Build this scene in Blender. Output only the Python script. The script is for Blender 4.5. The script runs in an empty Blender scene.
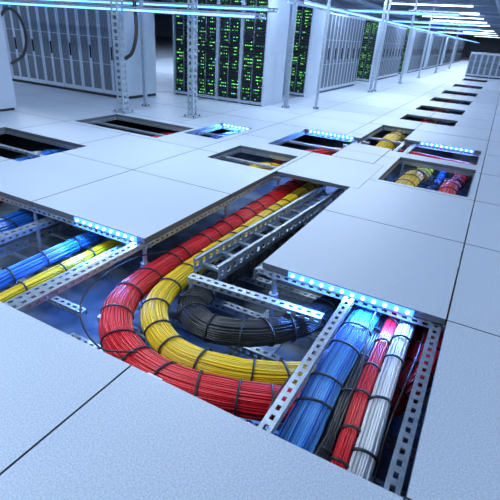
import bpy, math, random
from mathutils import Vector, Matrix, noise
random.seed(7)
S=1.4   # camera height unit -> metres
C=bpy.context.collection
sc=bpy.context.scene
sc.view_settings.view_transform='Standard'

# ------------------------------------------------------------ materials
def mat(name,col,rough=0.5,metal=0.0,em=None,es=0,spec=0.5,tint=False,nscale=0,namt=0.1,bump=0,coat=0):
    m=bpy.data.materials.new(name); m.use_nodes=True
    nt=m.node_tree; b=nt.nodes['Principled BSDF']
    b.inputs['Base Color'].default_value=(*col,1); b.inputs['Roughness'].default_value=rough
    b.inputs['Metallic'].default_value=metal
    b.inputs['Specular IOR Level'].default_value=spec
    b.inputs['Coat Weight'].default_value=coat
    if em: b.inputs['Emission Color'].default_value=(*em,1); b.inputs['Emission Strength'].default_value=es
    if tint:
        at=nt.nodes.new('ShaderNodeAttribute'); at.attribute_name='tint'
        mx=nt.nodes.new('ShaderNodeMix'); mx.data_type='RGBA'; mx.blend_type='MULTIPLY'
        mx.inputs[0].default_value=1; mx.inputs[6].default_value=(*col,1)
        nt.links.new(at.outputs['Color'],mx.inputs[7]); nt.links.new(mx.outputs[2],b.inputs['Base Color'])
    if nscale:
        tc=nt.nodes.new('ShaderNodeTexCoord'); n=nt.nodes.new('ShaderNodeTexNoise')
        n.inputs['Scale'].default_value=nscale; n.inputs['Detail'].default_value=4
        r=nt.nodes.new('ShaderNodeValToRGB')
        r.color_ramp.elements[0].position=.35; r.color_ramp.elements[1].position=.65
        r.color_ramp.elements[0].color=(*[c*(1-namt) for c in col],1)
        r.color_ramp.elements[1].color=(*[min(1,c*(1+namt)) for c in col],1)
        nt.links.new(tc.outputs['Object'],n.inputs['Vector']); nt.links.new(n.outputs['Fac'],r.inputs['Fac'])
        nt.links.new(r.outputs['Color'],b.inputs['Base Color'])
        if bump:
            bp=nt.nodes.new('ShaderNodeBump'); bp.inputs['Strength'].default_value=bump; bp.inputs['Distance'].default_value=.002
            nt.links.new(n.outputs['Fac'],bp.inputs['Height']); nt.links.new(bp.outputs['Normal'],b.inputs['Normal'])
    return m
M_floor=mat('floor_laminate',(.47,.545,.665),.40,nscale=150,namt=.18,bump=.15)
M_edge=mat('floor_panel_edge',(.12,.14,.17),.5,metal=.3)
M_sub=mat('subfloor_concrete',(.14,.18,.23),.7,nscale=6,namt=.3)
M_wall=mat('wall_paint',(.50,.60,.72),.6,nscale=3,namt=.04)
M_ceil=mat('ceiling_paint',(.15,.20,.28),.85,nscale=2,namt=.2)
M_galv=mat('galvanised_steel',(.43,.50,.58),.36,metal=.7,nscale=30,namt=.15)
M_galvd=mat('galvanised_steel_dark',(.22,.26,.31),.45,metal=.6,nscale=30,namt=.2)
M_rack=mat('rack_powdercoat',(.43,.51,.62),.4,nscale=4,namt=.03)
M_rackg=mat('rack_door_grey',(.13,.17,.23),.4,nscale=200,namt=.35)
M_dark=mat('dark_plastic',(.012,.015,.018),.4)
M_dark2=mat('server_face',(.025,.035,.042),.35,metal=.3)
M_green=mat('led_green',(.1,.6,.15),.4,em=(.22,.9,.15),es=2.0)
M_green2=mat('led_green_dim',(.05,.3,.1),.4,em=(.15,.8,.2),es=.6)
M_lblue=mat('led_indicator_blue',(.1,.3,.9),.4,em=(.1,.4,1),es=3)
M_blue=mat('led_blue',(.3,.5,1),.4,em=(.42,.62,1),es=32)
M_bhalo=mat('led_halo_blue',(.1,.2,1),.4,em=(.03,.17,1),es=3.8)  # glow colour imitating the blue halo around the LED dots
M_lamp=mat('lamp_tube',(1,1,1),.4,em=(.85,.93,1),es=6)
M_pipe=mat('pipe_paint',(.24,.30,.39),.45,metal=.3)
M_tie=mat('cable_tie_black',(.015,.015,.018),.45)
M_red=mat('cable_red',(.78,.010,.022),.33,tint=True,coat=.2)
M_yel=mat('cable_yellow',(.95,.64,.01),.33,tint=True,coat=.2)
M_blk=mat('cable_black',(.018,.02,.024),.3,tint=True,coat=.2)
M_blu=mat('cable_blue',(.02,.17,.66),.33,tint=True,coat=.2)
M_lbl=mat('cable_light_blue',(.08,.34,.80),.33,tint=True,coat=.2)
M_wht=mat('cable_white',(.75,.78,.82),.33,tint=True,coat=.2)

# ------------------------------------------------------------ mesh builder
class MB:
    def __init__(s): s.v=[];s.f=[];s.m=[];s.mats=[]
    def mi(s,m):
        if m not in s.mats: s.mats.append(m)
        return s.mats.index(m)
    def box(s,x0,x1,y0,y1,z0,z1,m,M=None):
        k=len(s.v); P=[(x,y,z) for z in (z0,z1) for y in (y0,y1) for x in (x0,x1)]
        if M: P=[tuple(M@Vector(p)) for p in P]
        s.v+=P; i=s.mi(m)
        for f in ((0,2,3,1),(4,5,7,6),(0,1,5,4),(2,6,7,3),(0,4,6,2),(1,3,7,5)):
            s.f.append(tuple(k+j for j in f)); s.m.append(i)
    def cyl(s,p,q,r,m,n=12):
        p=Vector(p);q=Vector(q);d=(q-p).normalized()
        u=d.orthogonal().normalized();w=d.cross(u);k=len(s.v);i=s.mi(m)
        for c in (p,q):
            for j in range(n):
                a=2*math.pi*j/n; s.v.append(tuple(c+u*(r*math.cos(a))+w*(r*math.sin(a))))
        for j in range(n):
            s.f.append((k+j,k+(j+1)%n,k+n+(j+1)%n,k+n+j)); s.m.append(i)
        s.f.append(tuple(k+j for j in range(n-1,-1,-1)));s.m.append(i)
        s.f.append(tuple(k+n+j for j in range(n)));s.m.append(i)
    def mesh(s,name):
        me=bpy.data.meshes.new(name); me.from_pydata([(x*S,y*S,z*S) for x,y,z in s.v],[],s.f)
        for m in s.mats: me.materials.append(m)
        me.polygons.foreach_set('material_index',s.m); me.update(); return me
    def obj(s,name,loc=(0,0,0),rot=0,parent=None):
        o=bpy.data.objects.new(name,s.mesh(name)); C.objects.link(o)
        o.location=[c*S for c in loc]; o.rotation_euler=(0,0,rot)
        if parent: o.parent=parent
        return o
def inst(name,me,loc,rot=0,scale=(1,1,1)):
    o=bpy.data.objects.new(name,me); C.objects.link(o)
    o.location=[c*S for c in loc]; o.rotation_euler=(0,0,rot); o.scale=scale; return o

# ------------------------------------------------------------ raised floor
T=.88; G=.0035; TH=.03
A0,A1,B0,B1=-5,60,-6,32
holes=[(.81,1.56,1.41,3.4),(.81,1.69,-.066,1.41),(1.69,3.15,.783,1.41),
 (2.05,2.72,3.07,4.2),(3.4,4.05,2.85,4.0),(3.78,4.55,2.38,2.8),(3.13,3.72,1.45,2.07),
 (3.98,5.0,1.22,1.9),(4.7,6.1,.80,1.22),(3.50,4.42,-.02,.66),(4.62,5.35,-.02,.80),
 (6.8,7.4,.4,1.15),(8.1,8.8,.4,1.15),(9.7,10.5,.4,1.15),(11.6,12.5,.4,1.15),(14,15,.4,1.15),(17,18.2,.4,1.15)]
fl=MB(); it=fl.mi(M_floor); ie=fl.mi(M_edge)
def sub(rs,h):
    out=[]
    for (a0,a1,b0,b1) in rs:
        x0,x1,y0,y1=max(a0,h[0]),min(a1,h[1]),max(b0,h[2]),min(b1,h[3])
        if x0>=x1 or y0>=y1: out.append((a0,a1,b0,b1)); continue
        if a0<x0: out.append((a0,x0,b0,b1))
        if x1<a1: out.append((x1,a1,b0,b1))
        if b0<y0: out.append((x0,x1,b0,y0))
        if y1<b1: out.append((x0,x1,y1,b1))
    return out
def zone(rect,ga,gb,extra=[],t=T):
    a0,a1,b0,b1=rect
    i0=math.floor((a0-ga)/t+1e-6);i1=math.ceil((a1-ga)/t-1e-6);j0=math.floor((b0-gb)/t+1e-6);j1=math.ceil((b1-gb)/t-1e-6)
    for i in range(i0,i1):
        for j in range(j0,j1):
            r=(max(a0,ga+i*t)+G,min(a1,ga+(i+1)*t)-G,max(b0,gb+j*t)+G,min(b1,gb+(j+1)*t)-G)
            if r[1]-r[0]<.02 or r[3]-r[2]<.02: continue
            rs=[r]
            for h in holes+extra: rs=sub(rs,h)
            for q in rs:
                if q[1]-q[0]<.01 or q[3]-q[2]<.01: continue
                k=len(fl.m); fl.box(q[0],q[1],q[2],q[3],-TH,0,M_edge); fl.m[k+1]=it
Mz=(3.15,3.97,.72,1.41)
zone((A0,.81,B0,B1),.81,-.066)
zone((.81,A1,B0,1.41),.81,-.066,[Mz])
zone((.81,1.56,1.41,B1),.81,1.41)
zone((1.56,A1,1.41,B1),1.56,1.41)
zone(Mz,3.15,.72)
fl.obj('floor')
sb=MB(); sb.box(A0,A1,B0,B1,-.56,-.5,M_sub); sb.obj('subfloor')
HC=2.35
w=MB(); w.box(A1,A1+.1,B0,B1,-.5,HC,M_wall); w.obj('wall_far')
w=MB(); w.box(A0-.1,A0,B0,B1,-.5,HC,M_wall); w.obj('wall_back')
w=MB(); w.box(A0,A1,B1,B1+.1,-.5,HC,M_wall); w.obj('wall_left')
w=MB(); w.box(A0,A1,B0-.1,B0,-.5,HC,M_wall); w.obj('wall_right')
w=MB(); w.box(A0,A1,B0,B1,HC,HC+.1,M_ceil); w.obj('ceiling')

# pedestals + stringers below the floor
pd=MB()
pts=[(1.72,.72)]
for a in (.83,2.62,3.46,4.46,5.4): 
    for b in (-.09,.76): pts.append((a,b))
for a in (.79,1.60,2.45,3.3):
    for b in (1.45,2.33,3.4): pts.append((a,b))
for (a,b) in pts:
    pd.cyl((a,b,-.5),(a,b,-.07),.012,M_galv); pd.box(a-.06,a+.06,b-.06,b+.06,-.5,-.492,M_galv)
    pd.box(a-.03,a+.03,b-.03,b+.03,-.07,-.06,M_galv); pd.cyl((a,b,-.2),(a,b,-.17),.024,M_galv)
pd.obj('floor_pedestals')

def strut(mb,p,q,w=.045,hgt=.03,pitch=.042,m=M_galv,side=True,t=.004):
    """perforated C-channel from p to q (z = top surface)"""
    p=Vector(p);q=Vector(q);d=q-p;L=d.length;X=d.normalized();Y=Vector((0,0,1)).cross(X).normalized();Z=X.cross(Y)
    M=Matrix((X,Y,Z)).transposed().to_4x4();M.translation=p
    h=w/2;sl=w*.17
    for s in (-1,1):
        y0,y1=sorted((s*sl,s*h)); mb.box(0,L,y0,y1,-t,0,m,M)
        y0,y1=sorted((s*(h-t),s*h))
        if side:
            mb.box(0,L,y0,y1,-hgt*.3,-t,m,M); mb.box(0,L,y0,y1,-hgt,-hgt*.72,m,M)
    n=max(1,int(L/pitch)); pt=L/n
    for i in range(n+1):
        x0=max(0,i*pt-pt*.25);x1=min(L,i*pt+pt*.25)
        mb.box(x0,x1,-sl,sl,-t,0,m,M)
        if side:
            for s in (-1,1):
                y0,y1=sorted((s*(h-t),s*h)); mb.box(x0,x1,y0,y1,-hgt*.72,-hgt*.3,m,M)
st=MB()
Z0=-.034
strut(st,(.78,.335,Z0),(1.74,.335,Z0),.042)
strut(st,(.78,-.035,Z0),(1.74,-.035,Z0),.042)
strut(st,(.6,1.455,Z0),(1.6,1.455,Z0),.05)
strut(st,(1.6,1.43,Z0),(3.3,1.43,Z0),.04)
strut(st,(1.72,.76,Z0),(3.5,.76,Z0),.04)
strut(st,(1.71,-.1,Z0),(1.71,.8,Z0),.04)
strut(st,(.79,-.1,Z0),(.79,3.4,Z0),.04)
strut(st,(1.58,1.4,Z0),(1.58,3.4,Z0),.04)
strut(st,(.6,2.2,-.1),(1.9,2.2,-.1),.06)
strut(st,(.6,1.62,-.12),(1.9,1.62,-.12),.04)
strut(st,(1.2,1.5,-.28),(1.2,3.3,-.28),.04)
for b in (-.03,.68,): 
    strut(st,(3.3,b,Z0),(5.5,b,Z0),.04)
for a in (3.48,4.44,4.60,5.37): strut(st,(a,-.1,Z0),(a,.7,Z0),.04)
for h in holes[3:]:
    if h[0]>6: break
    if h[2]<0: continue
    for b in (h[2]-.01,h[3]+.01): strut(st,(h[0]-.1,b,Z0),(h[1]+.1,b,Z0),.035,pitch=.07)
    for a in (h[0]-.01,h[1]+.01,): strut(st,(a,h[2]-.1,Z0),(a,h[3]+.1,Z0),.035,pitch=.07)
    strut(st,((h[0]+h[1])/2,h[2]-.1,-.05),((h[0]+h[1])/2,h[3]+.1,-.05),.04,hgt=.02,pitch=.07)
for a in (.9,1.1,1.3,1.5,1.75,2.1,2.45,2.8,3.1): strut(st,(a,-.1,-.36),(a,1.5,-.36),.045,.04)
for b in (.1,.45,.8): strut(st,(.7,b,-.41),(1.9,b,-.41),.045,.04)
st.obj('floor_stringers')
st=MB()
strut(st,(1.56,1.12,-.12),(1.60,.42,-.12),.05,.03)
st.box(1.57,1.59,1.115,1.135,-.5,-.155,M_galv)
st.obj('cross_strut')

def ladder(name,p,q,width,rail=.07,z=0,pitch=.16,led=False):
    mb=MB(); p=Vector(p);q=Vector(q);X=(q-p).normalized();Y=Vector((0,0,1)).cross(X)
    M=Matrix((X,Y,Vector((0,0,1)))).transposed().to_4x4();M.translation=p;L=(q-p).length;h=width/2;t=.005
    for s in (-1,1):
        y0,y1=sorted((s*h,s*(h-t)))
        mb.box(0,L,y0,y1,rail*.66,rail,M_galv,M);mb.box(0,L,y0,y1,0,rail*.34,M_galv,M)
        y2,y3=sorted((s*h,s*(h-.022))); mb.box(0,L,y2,y3,rail-t,rail,M_galv,M)
        y2,y3=sorted((s*h,s*(h-.018))); mb.box(0,L,y2,y3,0,t,M_galv,M)
        n=max(2,int(L/.06));pt=L/n
        for i in range(n+1):
            mb.box(max(0,i*pt-.015),min(L,i*pt+.015),y0,y1,rail*.34,rail*.66,M_galv,M)
        if led:
            y2,y3=sorted((s*(h+.001),s*(h+.010))); mb.box(0,L,y2,y3,rail*.05,rail*.4,led,M)
    n=max(2,int(L/pitch));pt=L/n
    for i in range(n):
        x=(i+.5)*pt; mb.box(x-.014,x+.014,-h,h,t,.02,M_galv,M)
    return mb.obj(name)
ladder('cable_ladder',(1.66,1.09,-.17),(3.4,.97,-.17),.17,.085)
ladder('cable_ladder',(1.9,.87,-.24),(3.4,.84,-.24),.12,.06)
ladder('cable_ladder',(.5,2.12,-.34),(2.2,2.12,-.34),.6,.07)
ladder('cable_ladder',(3.2,.33,-.42),(5.6,.33,-.42),.5,.07)

# ------------------------------------------------------------ cable bundles
def spline(P,step=.03):
    P=[Vector(p) for p in P]; Q=[P[0]*2-P[1]]+P+[P[-1]*2-P[-2]]; out=[]
    for i in range(1,len(Q)-2):
        n=max(2,int((Q[i+1]-Q[i]).length/step))
        for k in range(n):
            t=k/n; p0,p1,p2,p3=Q[i-1:i+3]
            out.append(.5*((2*p1)+(p2-p0)*t+(2*p0-5*p1+4*p2-p3)*t*t+(3*p1-p0-3*p2+p3)*t**3))
    out.append(P[-1]); return out
def bundle(name,path,R,r,m,flat=.7,ties=.17,loose=.3,mats=None,step=.03,seed=0,ns=6):
    rnd=random.Random(seed); pts=spline(path,step); N=len(pts)
    fr=[]
    for i in range(N):
        d=(pts[min(N-1,i+1)]-pts[max(0,i-1)]).normalized(); s=d.cross(Vector((0,0,1))).normalized(); u=s.cross(d); fr.append((s,u))
    cum=[0]
    for i in range(1,N): cum.append(cum[-1]+(pts[i]-pts[i-1]).length)
    offs=[];sp=r*2.0;n=int(R/sp)+2
    for i in range(-n,n+1):
        for j in range(-n,n+1):
            x=sp*(i+.5*(j%2)); y=sp*.87*j
            if .15<(x/R)**2+(y/(R*flat))**2<=1 : offs.append((x,y))
    V=[];F=[];MI=[];TI=[]; ml=mats or [m]
    for ci,(ox,oy) in enumerate(offs):
        e=(ox/R)**2+(oy/(R*flat))**2
        ph=rnd.uniform(0,100); tint=rnd.uniform(.68,1.12); mi=rnd.randrange(len(ml)); k=len(V); am=r*loose*(2.0 if e>.6 else 1)
        for i in range(N):
            s,u=fr[i]; c=cum[i]
            dx=noise.noise(Vector((c*2.5,ph,0)))*am*2.2; dy=noise.noise(Vector((c*2.5,ph,9)))*am*1.8
            tp=1.0
            if ties: tp=1-.06*math.exp(-((((c+ties*.5)%ties)-ties*.5)/.02)**2)
            cen=pts[i]+s*((ox+dx)*tp)+u*((oy+dy)*tp)
            for j in range(ns):
                a=2*math.pi*j/ns; V.append(cen+s*(r*math.cos(a))+u*(r*math.sin(a))); TI.append(tint)
        for i in range(N-1):
            for j in range(ns):
                F.append((k+i*ns+j,k+i*ns+(j+1)%ns,k+(i+1)*ns+(j+1)%ns,k+(i+1)*ns+j)); MI.append(mi)
    nt=len(ml)
    if ties:
        tpos=ties; nn=24
        while tpos<cum[-1]-.02:
            i=min(range(N),key=lambda q:abs(cum[q]-tpos)); s,u=fr[i]; w=.004
            dd=(pts[min(N-1,i+1)]-pts[max(0,i-1)]).normalized()
            k=len(V); ra=R*.94+r*1.9; rb=R*flat*.94+r*1.9; sk=rnd.uniform(-.28,.28)
            for (off,ex) in ((-w,-.003),(-w,.0025),(w,.0025),(w,-.003)):
                for j in range(nn):
                    a=2*math.pi*j/nn; V.append(pts[i]+s*((ra+ex)*math.cos(a))+u*((rb+ex)*math.sin(a))+dd*(off+sk*ra*math.cos(a))); TI.append(1)
            for q in range(4):
                for j in range(nn):
                    F.append((k+q*nn+j,k+q*nn+(j+1)%nn,k+((q+1)%4)*nn+(j+1)%nn,k+((q+1)%4)*nn+j)); MI.append(nt)
            tpos+=ties*rnd.uniform(.75,1.3)
    me=bpy.data.meshes.new(name); me.from_pydata([tuple(v*S) for v in V],[],F)
    for q in ml: me.materials.append(q)
    me.materials.append(M_tie)
    me.polygons.foreach_set('material_index',MI); me.polygons.foreach_set('use_smooth',[True]*len(F))
    ca=me.color_attributes.new('tint','FLOAT_COLOR','POINT'); buf=[]
    for t in TI: buf+=[t,t,t,1]
    ca.data.foreach_set('color',buf); me.update()
    o=bpy.data.objects.new(name,me); C.objects.link(o); return o

zr=-.20
bundle('red_cable_bundle',[(a,b,zr) for a,b in [(4.2,1.36),(3.6,1.36),(3.0,1.365),(2.4,1.365),(1.9,1.37),(1.5,1.365),(1.27,1.31),(1.09,1.17),(1.0,.98),(.985,.80),(1.02,.62),(1.09,.42),(1.18,.23),(1.31,.08),(1.5,.0),(1.75,-.03),(2.4,-.03)]],.072,.0038,M_red,.72,.16,seed=1)
bundle('yellow_cable_bundle',[(a,b,zr) for a,b in [(4.2,1.225),(3.6,1.225),(3.0,1.23),(2.4,1.23),(1.9,1.235),(1.55,1.22),(1.33,1.155),(1.20,1.03),(1.135,.88),(1.14,.72),(1.19,.55),(1.30,.36),(1.46,.2),(1.75,.13),(2.2,.12)]],.060,.0038,M_yel,.75,.16,seed=2)
bundle('black_cable_bundle',[(2.9,1.08,-.30),(2.2,1.11,-.30)]+[(a,b,z) for a,b,z in [(1.84,1.12,-.28),(1.6,1.085,-.25),(1.43,1.01,-.22),(1.345,.88,-.205),(1.375,.74,-.20),(1.48,.60,-.20),(1.66,.49,-.20),(1.95,.42,-.2),(2.5,.4,-.25)]],.072,.0045,M_blk,.72,.12,loose=.15,seed=3)
bundle('blue_cable_bundle',[(2.4,.25,-.14),(1.9,.25,-.13),(1.55,.255,-.10),(1.25,.26,-.095),(1.0,.258,-.11),(.75,.26,-.16),(.3,.26,-.2)],.058,.0042,M_lbl,.5,.17,mats=[M_lbl,M_lbl,M_blu],loose=.15,seed=4)
bundle('white_cable_bundle',[(2.4,.075,-.14),(1.9,.075,-.12),(1.55,.075,-.10),(1.25,.07,-.09),(1.0,.06,-.11),(.75,.055,-.16),(.3,.06,-.2)],.033,.0042,M_wht,.8,.17,loose=.15,seed=5)
bundle('red_cable_bundle',[(2.4,.137,-.14),(1.9,.137,-.12),(1.55,.137,-.10),(1.25,.132,-.09),(1.0,.122,-.11),(.75,.117,-.16),(.3,.13,-.2)],.024,.0042,M_red,.9,.17,loose=.15,seed=6)
bundle('black_cable_bundle',[(2.4,.18,-.17),(1.9,.18,-.16),(1.55,.18,-.125),(1.25,.178,-.115),(1.0,.17,-.13),(.75,.165,-.19),(.3,.17,-.2)],.030,.0045,M_blk,.9,.2,seed=7)
# left trench
bundle('yellow_cable_bundle',[(.3,1.76,-.24),(.9,1.78,-.2),(1.3,1.79,-.2),(1.8,1.8,-.2),(2.4,1.8,-.24)],.033,.005,M_yel,.8,.2,seed=8)
bundle('blue_cable_bundle',[(.3,1.9,-.22),(.9,1.92,-.19),(1.3,1.93,-.18),(1.8,1.95,-.19),(2.6,1.95,-.22)],.055,.005,M_lbl,.6,.2,mats=[M_lbl,M_blu],seed=9)
bundle('blue_cable_bundle',[(.3,2.45,-.22),(.9,2.45,-.19),(1.3,2.46,-.18),(1.8,2.5,-.19),(2.6,2.5,-.22)],.09,.006,M_blu,.6,.2,seed=10)
bundle('red_cable_bundle',[(.3,3.0,-.22),(1.3,3.0,-.19),(2.6,3.0,-.22)],.07,.007,M_red,.6,.2,seed=11,step=.08)
# mid trenches
bundle('yellow_cable_bundle',[(3.2,.50,-.2),(3.7,.50,-.13),(4.3,.48,-.13),(4.7,.48,-.24),(5.6,.5,-.33)],.085,.007,M_yel,.6,.2,seed=12,step=.06)
bundle('red_cable_bundle',[(3.2,.12,-.2),(3.7,.14,-.13),(4.3,.14,-.14),(4.7,.12,-.24),(5.6,.1,-.33)],.07,.007,M_red,.6,.2,seed=13,step=.06)
bundle('blue_cable_bundle',[(3.2,.30,-.25),(3.7,.30,-.2),(4.3,.30,-.22),(4.7,.3,-.28),(5.6,.3,-.33)],.035,.007,M_blu,.6,.2,seed=14,step=.06)
bundle('red_cable_bundle',[(3.7,1.75,-.2),(4.1,1.66,-.14),(4.45,1.47,-.12),(4.75,1.22,-.12),(4.92,1.0,-.11),(4.98,.7,-.10),(4.98,.3,-.11),(4.98,-.1,-.13),(4.98,-.4,-.2)],.085,.008,M_red,.55,.22,seed=15,step=.06)
bundle('yellow_cable_bundle',[(5.15,1.02,-.26),(5.4,1.0,-.12),(6.0,1.0,-.12),(6.4,1.0,-.2)],.11,.010,M_yel,.6,.3,seed=16,step=.08)
bundle('yellow_cable_bundle',[(2.95,1.75,-.2),(3.2,1.75,-.13),(3.6,1.7,-.13),(4.0,1.5,-.26)],.08,.008,M_yel,.6,.22,seed=17,step=.06)
bundle('blue_cable_bundle',[(3.6,2.6,-.2),(3.8,2.6,-.13),(4.5,2.6,-.13),(4.8,2.6,-.2)],.09,.010,M_blu,.6,.22,seed=18,step=.08)
bundle('red_cable_bundle',[(3.3,3.1,-.2),(3.5,3.1,-.14),(4.0,3.2,-.14),(4.3,3.2,-.2)],.06,.010,M_red,.6,.22,seed=19,step=.08)
bundle('blue_cable_bundle',[(1.9,3.4,-.2),(2.1,3.4,-.15),(2.7,3.5,-.15),(3.0,3.5,-.2)],.08,.010,M_blu,.6,.22,seed=20,step=.08)
bundle('red_cable_bundle',[(6.6,.85,-.13),(12,.85,-.13),(18.4,.85,-.13)],.11,.018,M_red,.6,.4,seed=21,step=.3)
bundle('blue_cable_bundle',[(6.6,.6,-.13),(12,.6,-.13),(18.4,.6,-.13)],.08,.018,M_blu,.6,.4,seed=22,step=.3)
def cable(name,P,r,m):
    cu=bpy.data.curves.new(name,'CURVE'); cu.dimensions='3D'; cu.bevel_depth=r*S; cu.bevel_resolution=3
    pts=spline(P,.02); sp=cu.splines.new('POLY'); sp.points.add(len(pts)-1)
    for i,p in enumerate(pts): sp.points[i].co=(*(p*S),1)
    cu.materials.append(m); o=bpy.data.objects.new(name,cu); C.objects.link(o); return o
cable('loose_cable',[(1.7,1.38,-.12),(1.5,1.44,-.10),(1.2,1.42,-.10),(1.02,1.30,-.12),(.93,1.1,-.14),(.98,.95,-.13)],.004,M_tie)
cable('loose_cable',[(1.9,.22,-.07),(1.5,.2,-.05),(1.2,.16,-.06),(.7,.2,-.1)],.004,M_tie)
cable('loose_cable',[(1.9,.3,-.09),(1.5,.34,-.10),(1.1,.40,-.14),(.88,.36,-.12),(.7,.33,-.15)],.0035,M_tie)
cable('loose_cable',[(1.9,.0,-.09),(1.5,-.0,-.08),(1.1,.02,-.1),(.7,.0,-.15)],.0035,M_blk)

# ------------------------------------------------------------ LED strips
def ledstrip(a,b0,b1,z=-.016,energy=3,n=None,dot=.0065):
    mb=MB(); mb.box(a-.008,a-.001,b0,b1,z-.014,z+.014,M_bhalo); n=n or int((b1-b0)/.048)  # emissive bar stands in for the dots' blue glow on the panel edge
    for i in range(n):
        b=b0+(i+.5)*(b1-b0)/n
        mb.cyl((a-.008,b,z),(a-.013,b,z),dot,M_blue,10)
    mb.obj('led_strip')
    l=bpy.data.lights.new('led_strip_light','AREA'); l.shape='RECTANGLE'; l.size=(b1-b0)*S; l.size_y=.03; l.energy=energy; l.color=(.08,.26,1)
    o=bpy.data.objects.new('led_strip_light',l); C.objects.link(o); o.location=((a-.018)*S,(b0+b1)/2*S,(z-.012)*S)
    zax=Vector((.8,0,1)).normalized(); xax=Vector((0,1,0)); yax=zax.cross(xax)
    o.rotation_euler=Matrix((xax,yax,zax)).transposed().to_euler()
ledstrip(1.69,.06,.64,energy=18)
ledstrip(1.56,1.46,1.92,energy=16)
ledstrip(4.55,2.42,2.78,energy=20,dot=.006)
ledstrip(5.0,1.3,1.85,energy=18,dot=.006)
ledstrip(5.35,.05,.62,energy=18,dot=.006)

# ------------------------------------------------------------ racks
def rack_led(h=1.5,w=.41,d=.7,seed=3):
    m=MB()
    m.box(0,.012,.0,d,0,h,M_rack); m.box(w-.012,w,0,d,0,h,M_rack); m.box(.012,w-.012,.02,d,h-.02,h,M_rack)
    m.box(.012,w-.012,d-.01,d,0,h-.02,M_rack); m.box(.012,w-.012,.03,d-.01,0,.03,M_dark)
    for x0,x1 in ((-.004,0),(w,w+.004)):
        m.box(x0,x1,.03,d-.03,.05,h*.5-.006,M_rack); m.box(x0,x1,.03,d-.03,h*.5+.006,h-.04,M_rack)
    m.box(0,.02,-.012,0,.02,h,M_rack);m.box(w-.02,w,-.012,0,.02,h,M_rack)
    m.box(.02,w-.02,-.012,0,h-.04,h,M_rack);m.box(.02,w-.02,-.012,0,.02,.06,M_rack)
    m.box(w/2-.006,w/2+.006,-.012,0,.06,h-.04,M_rackg)
    m.box(w/2-.004,w/2+.012,-.024,-.012,h*.45,h*.55,M_dark)
    for i in range(1,12):
        x=.028+i*(w-.056)/12; m.box(x-.003,x+.003,-.006,-.003,.06,h-.04,M_dark)
    rnd=random.Random(seed); n=30
    dens=[rnd.choice((.1,.3,.55,.7)) for _ in range(n)]
    for i in range(n):
        z=.06+i*(h-.12)/n; dz=(h-.12)/n
        m.box(.03,w-.03,.035,d*.8,z+.003,z+dz-.003,M_dark2)
        for c in range(14):
            x=.05+c*(w-.1)/13.
            if c in (6,7): continue
            p=dens[i]*(1.3 if c in (2,3,4,9,10,11) else .5)
            if rnd.random()<p:
                q=rnd.random()
                m.box(x-.006,x+.006,.030,.035,z+dz*.36,z+dz*.64,M_green if q<.6 else (M_green2 if q<.95 else M_lblue))
    return m.mesh('server_rack_led')
def rack_grey(h=1.45,w=.41,d=.7):
    m=MB()
    m.box(0,w,0,d,.04,h,M_rack); m.box(.01,w-.01,.01,d-.01,0,.04,M_dark)
    for x0,x1 in ((-.004,0),(w,w+.004)):
        m.box(x0,x1,.03,d-.03,.07,h*.5-.006,M_rack); m.box(x0,x1,.03,d-.03,h*.5+.006,h-.04,M_rack)
    g=.006
    m.box(g,w/2-g/2,-.014,0,.05,h-.01,M_rack); m.box(w/2+g/2,w-g,-.014,0,.05,h-.01,M_rack)
    m.box(0,g,-.002,0,.04,h,M_dark); m.box(w/2-g/2,w/2+g/2,-.002,0,.04,h,M_dark)
    for x0,x1 in ((.03,w/2-.025),(w/2+.025,w-.03)):
        m.box(x0,x1,-.017,-.014,.1,h-.07,M_rackg)
        for i in range(1,5):
            x=x0+i*(x1-x0)/5; m.box(x-.0025,x+.0025,-.019,-.017,.1,h-.07,M_dark)
        for i in (1,2):
            z=.1+i*(h-.17)/3; m.box(x0,x1,-.019,-.017,z-.004,z+.004,M_rack)
    m.box(w/2+.008,w/2+.02,-.034,-.014,h*.42,h*.56,M_dark)
    return m.mesh('server_rack_grey')
RL=[rack_led(seed=s) for s in (3,4,5)]; RG=rack_grey(); RG2=rack_grey(h=1.22); RLow=rack_grey(h=.85)
R90=-math.pi/2
def row_b(me,a,b0,n,w=.412):
    for i in range(n): inst('server_rack',me[i%3] if isinstance(me,list) else me,(a,b0+(i+1)*w,0),R90)
def row_a(me,a0,b,n,w=.412):
    for i in range(n): inst('server_rack',me,(a0+i*w,b,0),0)
row_b(RL,6.08,3.04,4)
row_b(RG2,4.98,4.72,8)
for a0,n in ((7.8,6),(12.4,7),(17.0,7),(21.5,9),(27,10),(33,12)):
    row_b(RL if a0<20 else RG,a0,3.06,4)
    row_a(RG,a0+.73,3.06,n)
row_b(RLow,19.6,-.4,4); row_b(RG,24,-4,10)
cb=MB(); cb.box(0,.8,0,.48,.03,1.05,M_rack); cb.box(.02,.78,.02,.46,0,.03,M_dark)
cb.box(.02,.395,-.012,0,.06,1.02,M_rack); cb.box(.405,.78,-.012,0,.06,1.02,M_rack)
cb.box(.41,.425,-.03,-.012,.48,.6,M_dark); cb.box(-.004,0,.03,.45,.06,1.0,M_rack); cb.box(.8,.804,.03,.45,.06,1.0,M_rack)
for i in range(6): cb.box(.08,.33,-.016,-.012,.75+i*.03,.765+i*.03,M_dark)
inst('electrical_cabinet',cb.mesh('electrical_cabinet'),(2.9,5.72,0),R90)

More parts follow.
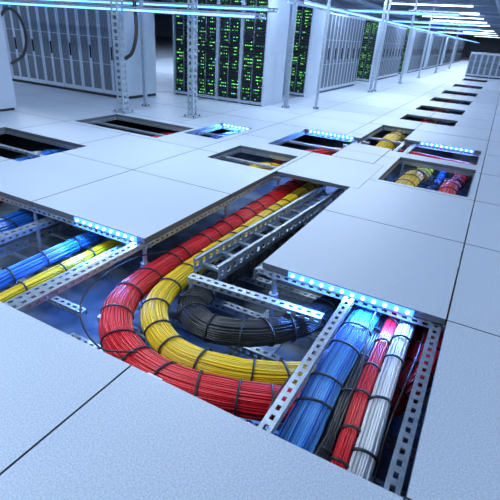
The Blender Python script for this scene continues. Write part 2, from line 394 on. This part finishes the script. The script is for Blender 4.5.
# ------------------------------------------------------------ columns
def column(a,b,w=.07,h=HC):
    m=MB(); t=.006
    for s in (-1,1):
        for q in (-1,1):
            x0,x1=sorted((s*w/2,s*(w/2-.018))); y0,y1=sorted((q*w/2,q*(w/2-.018))); m.box(x0,x1,y0,y1,0,h,M_galv)
    n=int(h/.07)
    for i in range(n+1):
        z=i*h/n; z1=min(h,z+.03); k=w/2-.003
        m.box(-k,k,-k,-k+t,z,z1,M_galv);m.box(-k,k,k-t,k,z,z1,M_galv);m.box(-k,-k+t,-k,k,z,z1,M_galv);m.box(k-t,k,-k,k,z,z1,M_galv)
    m.box(-w,w,-w,w,0,.012,M_galv)
    for s in (-1,1):
        for q in (-1,1): m.cyl((s*w*.75,q*w*.75,.012),(s*w*.75,q*w*.75,.03),.008,M_dark,6)
    m.obj('support_column',(a,b,0))
for a,b,w in ((4.20,4.03,.10),(4.6,3.27,.085),(4.75,4.15,.04),(6.31,2.76,.05),(6.6,2.38,.035),(9.85,2.38,.05),(10.2,2.38,.04),(13,2.38,.05),(16,2.38,.05),(20,2.38,.05),(25,2.38,.05)): column(a,b,w)

M_trayled=mat('led_blue_line',(.2,.4,1),.4,em=(.08,.32,1),es=6)
ladder('overhead_cable_tray',(4.40,2.3,1.12),(4.40,7,1.12),.24,.05,led=M_trayled)
ladder('overhead_cable_tray',(5.6,2.75,1.24),(5.6,7,1.24),.3,.05,led=M_trayled)
ladder('overhead_cable_tray',(5.9,2.57,1.36),(45,2.57,1.36),.22,.05,led=M_trayled,pitch=.4)
ladder('overhead_cable_tray',(7.4,1.9,1.55),(7.4,14,1.55),.4,.06,led=M_trayled)
for a in (12,17,21,28): ladder('overhead_cable_tray',(a,1.2,1.6),(a,8.5,1.6),.4,.07,led=M_trayled)
pp=MB()
for b,z,r in ((.6,2.1,.06),(4.2,2.0,.08),(5.2,2.15,.05),(6.6,1.95,.05),(11,1.9,.07),(12.5,2.0,.1),(18,1.95,.08),(24,1.9,.1)):
    pp.cyl((A0,b,z),(A1,b,z),r,M_pipe)
for a in range(6,58,6): pp.cyl((a,B0,1.98),(a,B1,1.98),.045,M_pipe)
pp.obj('ceiling_pipes')
bm=MB()
for a in range(-4,60,3): bm.box(a-.06,a+.06,B0,B1,HC-.18,HC,M_pipe)
for b in (-4,0,4,8,12,16,20,24,28): bm.box(A0,A1,b-.05,b+.05,HC-.14,HC-.001,M_pipe)
bm.obj('ceiling_beams')
dk=MB()
dk.box(10,55,15,16.4,1.7,2.05,M_pipe); 
for i in range(15): dk.box(10.5+i*3,10.55+i*3,14.97,16.43,1.67,2.08,M_galvd)
dk.obj('ventilation_duct')
def lamp_mesh(L):
    m=MB(); m.box(-.10,.10,-L/2,L/2,.02,.07,M_galv); m.box(-.09,.09,-L/2+.02,L/2-.02,0,.02,M_lamp)
    for y in (-L*.35,L*.35): m.cyl((0,y,.07),(0,y,.2),.006,M_galvd,6)
    return m.mesh('ceiling_lamp')
LM=lamp_mesh(2.3)
LM2=lamp_mesh(1.6)
for a in (-3,0,3,6,9,12,15,18,21,24,27.5,31,35,40,46,53):
    for b in (-3.2,2.35,8.3,13):
        inst('ceiling_lamp',LM if b<5 else LM2,(a,b,HC-.35),0)
        if a<=40 and b<10 and not (a>24 and b<0):
            l=bpy.data.lights.new('ceiling_lamp_light','AREA'); l.shape='RECTANGLE'; l.size=.5; l.size_y=2.3*S; l.energy=112 if a<5 else 155; l.color=(.69,.84,1)
            o=bpy.data.objects.new('ceiling_lamp_light',l); C.objects.link(o); o.location=(a*S,b*S,(HC-.36)*S)
for a,b in ((13.5,16.8),(16,20),(20,25)):
    inst('ceiling_lamp',LM,(a,b,1.5),0)
cable('hanging_cable',[(4.4,4.0,1.6),(4.35,3.9,1.2),(4.3,3.85,.9),(4.25,3.88,.7),(4.22,3.965,.62)],.022,M_tie)
cable('hanging_cable',[(3.39,4.95,.98),(3.45,4.9,1.06),(3.55,4.87,1.0),(3.6,4.86,.8),(3.56,4.9,.6),(3.42,4.95,.5)],.016,M_tie)
# ------------------------------------------------------------ world + camera
wd=bpy.data.worlds.new('world'); sc.world=wd; wd.use_nodes=True
wd.node_tree.nodes['Background'].inputs[0].default_value=(.5,.65,.9,1); wd.node_tree.nodes['Background'].inputs[1].default_value=.3
cd=bpy.data.cameras.new('camera'); cam=bpy.data.objects.new('camera',cd); C.objects.link(cam); sc.camera=cam
cd.sensor_width=36; cd.lens=433/500*36; cd.clip_end=300; cd.clip_start=.02
X=Vector((260,200,-433)).normalized();Y=Vector((-940,285,-433));Y=(Y-X*Y.dot(X)).normalized();Z=X.cross(Y)
Mw=Matrix((X,Y,Z)).to_4x4(); Mw.translation=Vector((0,0,S)); cam.matrix_world=Mw
